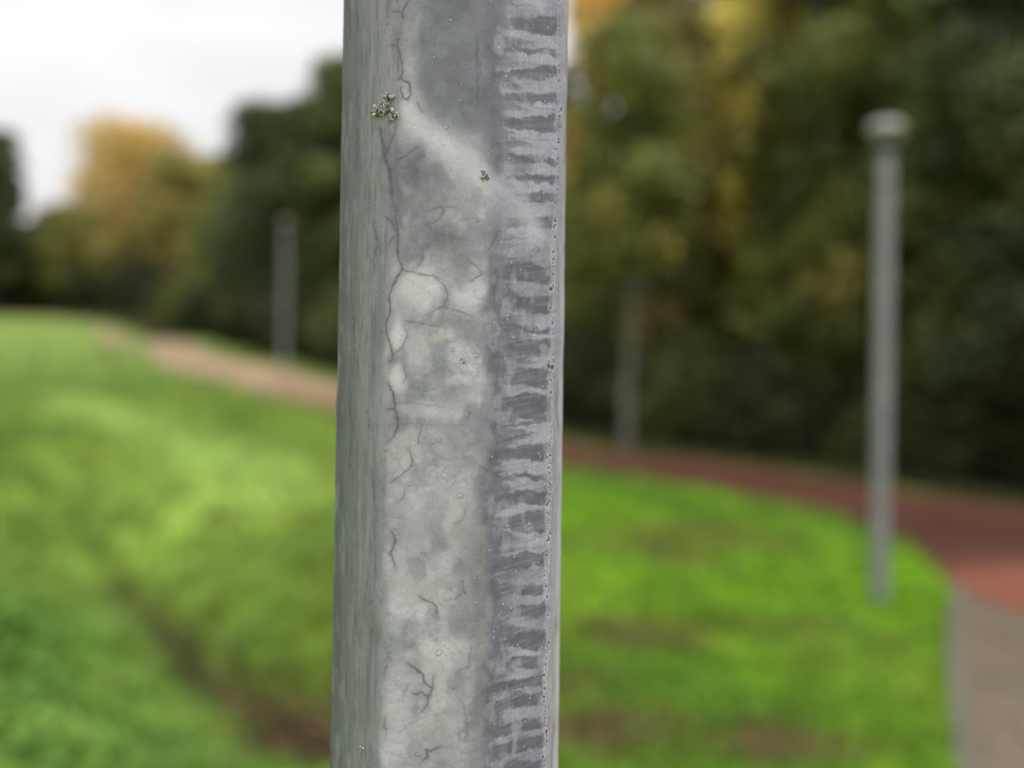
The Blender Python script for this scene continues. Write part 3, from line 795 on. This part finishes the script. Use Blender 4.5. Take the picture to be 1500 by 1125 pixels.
st2 = fbm(AA / 46, (YY + AA * .16) / 3.4, 236, 3); col = mixc(col, [148, 155, 157], rightm * bandzone * sstep(.56, .68, st2) * .25); col = mixc(col, [100, 104, 108], rightm * bandzone * sstep(.43, .32, st2) * .22)
spk = rightm * lt * sstep(.58, .75, fbm(AA / 1.7, YY / 1.7, 37, 2)) * sstep(.5, .65, fbm(AA / 16, YY / 14, 137, 3)); col = mixc(col, [196, 200, 206], spk * .35)
bloom = rightm * sstep(.56, .72, fbm(AA / 24, YY / 30, 39, 5)); col = mixc(col, [160, 165, 169], bloom * .5)
hgt += lt * 0.9 + spk * .5
col = col * (1 + rightm * (fbm(AA / 2.6, YY / 26, 40, 3) - .5) * .22)[..., None]
# vertical soft streak between the two faces
vs = np.exp(-((X - 735 + wob2 * 10) / 7) ** 2) * sstep(760, 300, Y) * fbm(AA / 6, YY / 60, 42, 2); col = mixc(col, [150, 156, 160], vs * .55)
tn_ = np.exp(-((X - 704 + wob * 18) / 14) ** 2) * sstep(640, 860, Y); col = mixc(col, [128, 130, 124], tn_ * .55)
pl2 = np.exp(-((Y + wob2 * 24 - (206 + (X - 655) * 0.98)) / (20 + wob * 16)) ** 2) * sstep(650, 700, X) * sstep(822, 780, X)
col = mixc(col, [176, 183, 180], np.clip(pl2 * .75, 0, 1))
pl3 = np.exp(-(((Xw - 742) / 26) ** 2 + ((Yw - 300) / 44) ** 2)); col = mixc(col, [156, 162, 163], pl3 * .6)
# --- crusty line and pale rounded edge
cx_ = np.interp(Y, [0, 250, 400, 560, 900, 1125], [812, 812, 807, 806, 806, 805]) + 1.5 + (vnoise(YY / 40, AA * 0, 91) - .5) * 4
dcr = np.abs(X - cx_)
crust = sstep(7.0, 1.5, dcr + (fbm(AA / 4, YY / 9, 43, 3) - .5) * 8) * (.6 + .4 * sstep(.35, .6, vnoise(YY / 45, AA * 0 + 2.5, 192)))
pale = sstep(cx_, cx_ + 5, X)
col = mixc(col, [176, 181, 178], pale * .95)
ps = fbm(AA / 2.4, YY / 42, 144, 3); col = mixc(col, [112, 115, 115], pale * sstep(.55, .66, ps) * .55)
col = mixc(col, [202, 206, 202], pale * sstep(cx_ + 10, cx_ + 20, X) * .6)
col = col * (1 + pale * (fbm(AA / 2.2, YY / 60, 44, 3) - .5) * .35)[..., None]
col = mixc(col, [164, 168, 165], crust * .75)
col = col * (1 + crust * (fbm(AA / 2, YY / 2, 148, 2) - .5) * .7)[..., None]
w1, w2, wc = worley(AA / 3.6, YY / 4.2, 46)
grain = crust * (wc < .38) * sstep(.5, .2, w1); col = mixc(col, [198, 201, 196], grain * .3)
scab = sstep(.62, .72, fbm(AA / 5, YY / 6, 146, 3)) * pale * sstep(cx_ + 14, cx_ + 5, X); col = mixc(col, [118, 121, 120], scab * .5)
pr = np.random.default_rng(31); pitm = np.zeros_like(X); yv = -60.0
ycen = Y[:, 0] if False else 562.5 - (z_all - 1.6) * FPX / (D0 - 0.03)
while yv < 1190:
    yv += pr.exponential(4.5 if (int(yv) // 90) % 3 else 9) + 1.8
    rad = pr.uniform(.35, 1.35) * (1.5 if pr.uniform() < .06 else 1)
    m_ = (np.abs(Y - yv) < 8) & (np.abs(X - cx_) < 12)
    off = pr.normal(0, 1.3)
    dd_ = np.hypot(X[m_] - cx_[m_] - off, (Y[m_] - yv) * pr.uniform(.5, 1.2)) + (vnoise(AA[m_] / 1.8, YY[m_] / 1.8, 7) - .5) * 1.8
    pitm[m_] = np.maximum(pitm[m_], sstep(rad + .8, rad - .5, dd_))
    rim = np.exp(-((dd_ - rad - 1.1) / .8) ** 2) * .3; col[m_] = mixc(col[m_], [200, 203, 200], rim)
col = mixc(col, [50, 52, 53], pitm * .85)
hgt += grain * 2.0 - pitm * 4.0 + crust * 1.0
# faint darker line just outside the crust
oc = np.exp(-((X - cx_ - 11) / 1.4) ** 2) * sstep(.4, .6, vnoise(YY / 60, AA * 0, 93)); col = mixc(col, [120, 123, 122], oc * .6); hgt -= oc * 1.2

# --- fine veins between the chalk lobes, traced crack by crack
CR = [([(597,-20),(597,0),(588,17),(589,27)],1.3,.8),([(572,17),(588,17)],1.0,.6),([(582,56),(579,67),(584,77),(588,100),(587,114),(579,116)],1.3,.8),([(570,68),(579,67)],1,.5),
([(587,114),(598,122),(601,137),(596,146),(588,144),(586,129)],1.3,.9),([(609,149),(613,157),(617,165)],1.1,.6),([(555,187),(560,211),(561,229)],1.4,.6),([(576,197),(567,219),(561,229),(569,249),(572,275),(574,300)],2.6,.62),
([(581,234),(598,224),(614,214)],1.6,.5),([(700,50),(699,80),(699,107),(701,159)],1.6,.55),([(704,95),(703,118)],1.0,.5),([(560,316),(574,327),(579,345),(567,360)],1.6,.62),([(578,300),(581,332),(582,374),(589,394),(577,412),(570,432),(570,457),(565,469),(565,486),(572,509),(576,522),(569,531)],1.4,.8),
([(589,394),(609,402),(634,404),(652,419),(655,434),(649,449),(627,459)],1.5,.55),([(592,476),(596,491),(587,509),(578,521)],1.8,.45),([(590,471),(618,474),(644,479)],1.3,.4),([(589,536),(594,549),(590,562)],1.5,.4),
([(644,300),(649,312),(639,326),(620,330)],1.3,.5),([(625,310),(644,302),(669,304)],1.2,.45),([(729,340),(725,352),(715,370)],1.3,.45),([(729,340),(744,338)],1,.4),([(686,381),(701,392),(706,403),(689,412)],1.4,.5),([(649,449),(668,455),(690,462)],1.2,.4),
([(618,362),(618,380),(609,394)],1.5,.45),([(567,562),(575,575),(577,597),(582,617),(580,632),(570,647)],1.25,.9),([(577,600),(566,602)],1,.6),([(582,622),(612,622),(639,625)],1,.3),([(577,590),(610,592),(650,597)],1,.3),([(615,625),(614,640),(612,654)],1.3,.5),
([(597,657),(603,667),(603,682),(589,694),(572,709)],1.2,.6),([(593,717),(590,729),(584,736)],1.2,.45),([(574,779),(578,794),(572,809),(579,832)],1.4,.8),([(542,689),(546,719),(547,750)],1.2,.65),([(546,760),(549,800),(551,850)],1.4,.35),
([(687,601),(689,607),(684,614)],1.2,.55),([(614,875),(624,880),(639,888),(641,906)],1.4,.7),([(677,850),(679,860),(682,872)],1.4,.55),([(597,972),(610,981),(618,989),(623,1002),(632,1008),(627,1020),(624,1037)],1.5,.8),([(635,990),(632,1008)],1.1,.5),([(606,1017),(616,1016),(627,1020)],1.2,.7),
([(624,1037),(614,1048)],1.3,.4),([(645,1094),(630,1100),(625,1100),(627,1110),(618,1117)],1.6,.75),([(563,1052),(564,1074)],1.3,.5),([(676,1025),(682,1045),(684,1080)],1.6,.35),([(565,975),(563,990)],1,.5),([(569,960),(571,965)],1,.5),
([(516,464),(518,500),(516,553)],1.3,.6),([(546,327),(551,357),(547,380),(548,400)],1.2,.6),([(509,300),(513,345),(507,390)],1.5,.4),([(524,130),(521,150),(526,175)],1.4,.45),([(521,185),(523,215),(519,250)],1.6,.5),([(508,0),(509,25),(510,40)],1.4,.5),
([(512,410),(514,470)],1.3,.4),([(512,570),(513,640),(511,700)],1.3,.45),([(507,760),(505,800),(508,840)],1.6,.4),([(497,880),(496,940),(497,1010)],1.8,.35),([(518,860),(521,920),(528,950)],1.3,.35),([(537,600),(540,630)],1.1,.4),
([(590,1020),(600,1000)],1,.3),([(580,1075),(600,1060),(640,1046)],1,.25),([(652,880),(668,876),(680,866)],1.2,.35),([(600,905),(590,935)],1.1,.25),([(690,950),(686,975),(670,985)],1.8,.35),([(662,770),(680,760),(682,742)],1.3,.3),([(700,680),(715,690),(735,700),(760,706)],1.6,.35),([(742,646),(760,640),(785,634)],1.1,.7)]
rr_ = np.random.default_rng(5)
for pts, wd, st_ in CR:
    q = polydist(rc_(pts))
    if q is None: continue
    sl, d, run = q
    tap = np.clip(np.minimum(run, 1 - run) * 5 + .2, 0, 1) * (0.35 + 1.1 * fbm(AA[sl] / 9, YY[sl] / 9, 79, 2))
    a = np.exp(-(d / (wd * tap + .15)) ** 2) * st_
    halo = np.exp(-(d / 5.0) ** 2) * st_ * .42
    col[sl] = mixc(col[sl], [118, 122, 124], halo); col[sl] = mixc(col[sl], [74, 78, 80], np.clip(a, 0, 1) * .72)
    hgt[sl] -= a * 3.0 + halo * 1.5
# secondary hairline network, only here and there on the front face
n1 = fbm(AA / 34, YY / 34, 81, 3); rid = np.abs(n1 - .5)
hl = np.exp(-(rid / .006) ** 2) * front * sstep(.52, .66, fbm(AA / 50, YY / 50, 83, 2)) * .35
col = mixc(col, [112, 116, 116], hl); hgt -= hl
n2 = fbm(AA / 9, YY / 70, 84, 3); hl = np.exp(-(np.abs(n2 - .5) / .012) ** 2) * leftm * sstep(.5, .62, fbm(AA / 26, YY / 60, 85, 2)) * .5
col = mixc(col, [96, 101, 100], hl); hgt -= hl * 1.2
# small blisters and rings
for bx, by, r0 in [(660,28,3),(636,84,3),(675,147,2.6),(653,186,3),(674,727,3.4),(643,645,2.4),(668,653,2.2),(643,957,3.8),(638,938,2.2),(620,812,2.4),(696,847,2.4),(787,485,3.2),(787,366,2.4),(781,372,2),(530,1096,3),(612,1106,2.4),(570,813,1.6),
                   (677,530,3),(664,513,2.4),(697,521,3),(772,450,2),(776,768,3),(753,72,3.2),(675,123,2),(778,32,1.6),(569,900,1.6),(600,710,2),(700,322,2.2),(566,660,1.8),(553,536,1.6),(550,296,1.8),(678,1078,6),(696,883,2.4)]:
    x0, y0 = rc_([(bx, by)])[0]
    m = (np.abs(X - x0) < 14) & (np.abs(Y - y0) < 14)
    d = np.hypot((X[m] - x0) * (.8 + .5 * ((bx * 7) % 1.0 + (by % 5) / 8)), (Y[m] - y0)) + (vnoise(AA[m] / 2.2, YY[m] / 2.2, int(bx)) - .5) * 3.2
    ring = np.exp(-((d - r0) / 1.1) ** 2); core = np.exp(-(d / (r0 * .8)) ** 2)
    cm = col[m]; cm = cm * (1 - .4 * ring[:, None]) + s2l([84, 86, 86]) * .4 * ring[:, None]; cm = cm * (1 - .22 * core[:, None]) + s2l([206, 210, 204]) * .22 * core[:, None]
    col[m] = cm; hgt[m] += core * 2.4 - ring * 1.4
# scattered speckle
w1, w2, wc = worley(AA / 11, YY / 11, 96)
sp = (wc > .93) * sstep(.13, .05, w1); col = mixc(col, [86, 88, 88], sp * .5); hgt -= sp * 1.5
sp = (wc < .05) * sstep(.15, .05, w1) * (rightm + pale * .5); col = mixc(col, [210, 213, 214], np.clip(sp, 0, 1) * .7); hgt += sp * 2
col = col * (1 + fine * .14)[..., None]
# the coat's tones are a little more contrasty than laid out above
lum_ = col.mean(-1, keepdims=True); col = col * (np.clip(lum_, .02, 1) / .33) ** 0.28
# relief: broad runs of zinc plus fine grain, in units of 0.05 mm
hgt += wob * 10 + wob2 * 3.0 + fine * 0.8 + (streak - .5) * leftm * 1.2
# the bead of zinc along the left crease
bead = np.exp(-((X - 577) / 7) ** 2) * sstep(.35, .6, fbm(YY / 26, AA * 0, 97, 2)); hgt += bead * 3
disp = hgt * 0.00009
nx = np.sin(np.radians(pn_)); ny = -np.cos(np.radians(pn_))
fade = sstep(0.0, 0.003, STEP * 0 + 0.003 + 0 * Z)
tap_ = 1 - 0.03 * (Z - 1.36)
VX = XC + px_[None, :] * tap_ + nx[None, :] * disp; VY = D0 + py_[None, :] * tap_ + ny[None, :] * disp
nr, nc = X.shape
V = np.stack([VX, VY, Z], -1).reshape(-1, 3)
F = grid_faces(nr, nc)
i = np.arange(nr - 1) * nc
wrap = np.stack([i + nc - 1, i, i + nc, i + 2 * nc - 1], 1)
F = np.concatenate([F, wrap])
zinc = material("weathered_zinc", rough=0.62, metal=0.0, attr="col", noise=(1500, 0.93, 1.07), bump=(1800, 0.25, 0.0003), spec=0.35)
t = zinc.node_tree
ra = t.nodes.new("ShaderNodeAttribute"); ra.attribute_name = "gloss"
rm = t.nodes.new("ShaderNodeMapRange"); rm.inputs["To Min"].default_value = 0.72; rm.inputs["To Max"].default_value = 0.42
t.links.new(ra.outputs["Fac"], rm.inputs["Value"]); t.links.new(rm.outputs[0], t.nodes["Principled BSDF"].inputs["Roughness"])
gl = np.clip(rightm * .6 + up * .6 + pale * .3 - crust * .3, 0, 1)
POSTK = np.array([0.985, 0.857, 1.09])
post = empty("steel_post", (XC, D0, 0))
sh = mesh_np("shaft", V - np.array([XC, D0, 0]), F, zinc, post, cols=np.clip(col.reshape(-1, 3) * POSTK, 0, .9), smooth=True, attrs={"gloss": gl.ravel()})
tag(post, "weathered galvanised steel post with eight sides filling the middle of the view", "post")
V, F = lathe([(0.001, 3.60), (0.083, 3.60), (0.083, 3.625), (0.06, 3.65), (0.001, 3.655)], 8, R(10))
mesh_np("end_cap", V, F, M_pole, post)

# ------------------------------------------------------------------ lichen crusts on the post
def surf(xp, yp, lift=0.0):
    x0, y0 = rc_([(xp, yp)])[0]
    k = int(np.argmin(np.abs(Xm[:len(s_front)] - x0)))
    tp = 1 - 0.03 * ((562.5 - y0) / FPX * dep[k] + .24)
    return np.array([XC + px_[k] * tp + nx[k] * lift, D0 + py_[k] * tp + ny[k] * lift, 1.6 + (562.5 - y0) / FPX * dep[k]]), np.array([nx[k], ny[k], 0.0]), k
ico = bpy.data.meshes.new("tmp"); import bmesh
bm = bmesh.new(); bmesh.ops.create_icosphere(bm, subdivisions=2, radius=1.0)
IV = np.array([v.co[:] for v in bm.verts]); IF = np.array([[v.index for v in f.verts] for f in bm.faces]); bm.free()
bpy.data.meshes.remove(ico)
def lichen(name, blobs, per, label, seed, size=1.0):
    r = np.random.default_rng(seed); parts = []; C = []
    for bx, by, br in blobs:
        for _ in range(int(per * 1.6 * (br / 6) ** 1.6) + 1):
            a = r.uniform(0, 6.28); q = br * math.sqrt(r.uniform()) * .85
            lift = r.uniform(0.0002, 0.0022) * size * (1.25 - q / br)
            p, n_, k = surf(bx + q * math.cos(a), by + q * math.sin(a), lift)
            rad = r.uniform(0.0004, 0.0012) * size
            sc3 = rad * r.uniform(0.6, 1.35, 3); Rm = np.linalg.qr(r.normal(size=(3, 3)))[0]
            v = IV * (1 + .2 * r.normal(size=(len(IV), 1))) * sc3
            parts.append((v @ Rm.T + p, IF))
            c = s2l([[172, 166, 174], [192, 186, 194], [150, 145, 152], [112, 108, 112]][r.integers(0, 4)]) * r.uniform(.8, 1.15)
            C.append(np.repeat(c[None], len(IV), 0))
    V, F = merge(parts)
    o = mesh_np(name, V, F, M_lichen, cols=np.concatenate(C), smooth=True)
    # origin on the post surface, under the crust
    p, _, _ = surf(blobs[0][0], blobs[0][1])
    o.data.transform(Matrix.Translation(-Vector(p))); o.location = p
    tag(o, label, "lichen", "lichen crusts growing on the post")
M_lichen = material("lichen_crust", rough=0.95, attr="col", noise=(2500, 0.8, 1.15), bump=(3000, 0.5, 0.0002), spec=0.1)
lichen("lichen", [(566,141,6),(573,140,4),(564,150,5),(560,156,7),(553,160,7),(549,165,4.5),(558,166,6),(565,161,6),(571,163,6),(577,168,6),(573,172,4.5),(568,154,4),(551,169,3)], 17, "large crumbly grey green lichen tuft high on the steel post's left crease", 1, 1.0)
lichen("lichen", [(709,251,3.4),(711,256,3.6),(708,260,3),(714,260,3)], 26, "small white lichen speck at mid front face of the steel post", 2, .62)
lichen("lichen", [(804,530,3.2),(805,535,2.4)], 24, "tiny lichen crumb on the steel post's rough right edge line", 3, .6)
lichen("lichen", [(532,1097,2.2),(530,1094,1.8)], 20, "tiny lichen crumb low on the steel post's left face", 4, .5)
lichen("lichen", [(680,531,2.6),(676,526,2.0)], 20, "small lichen crumb in the pale crusty patch on the steel post's front face", 5, .5)
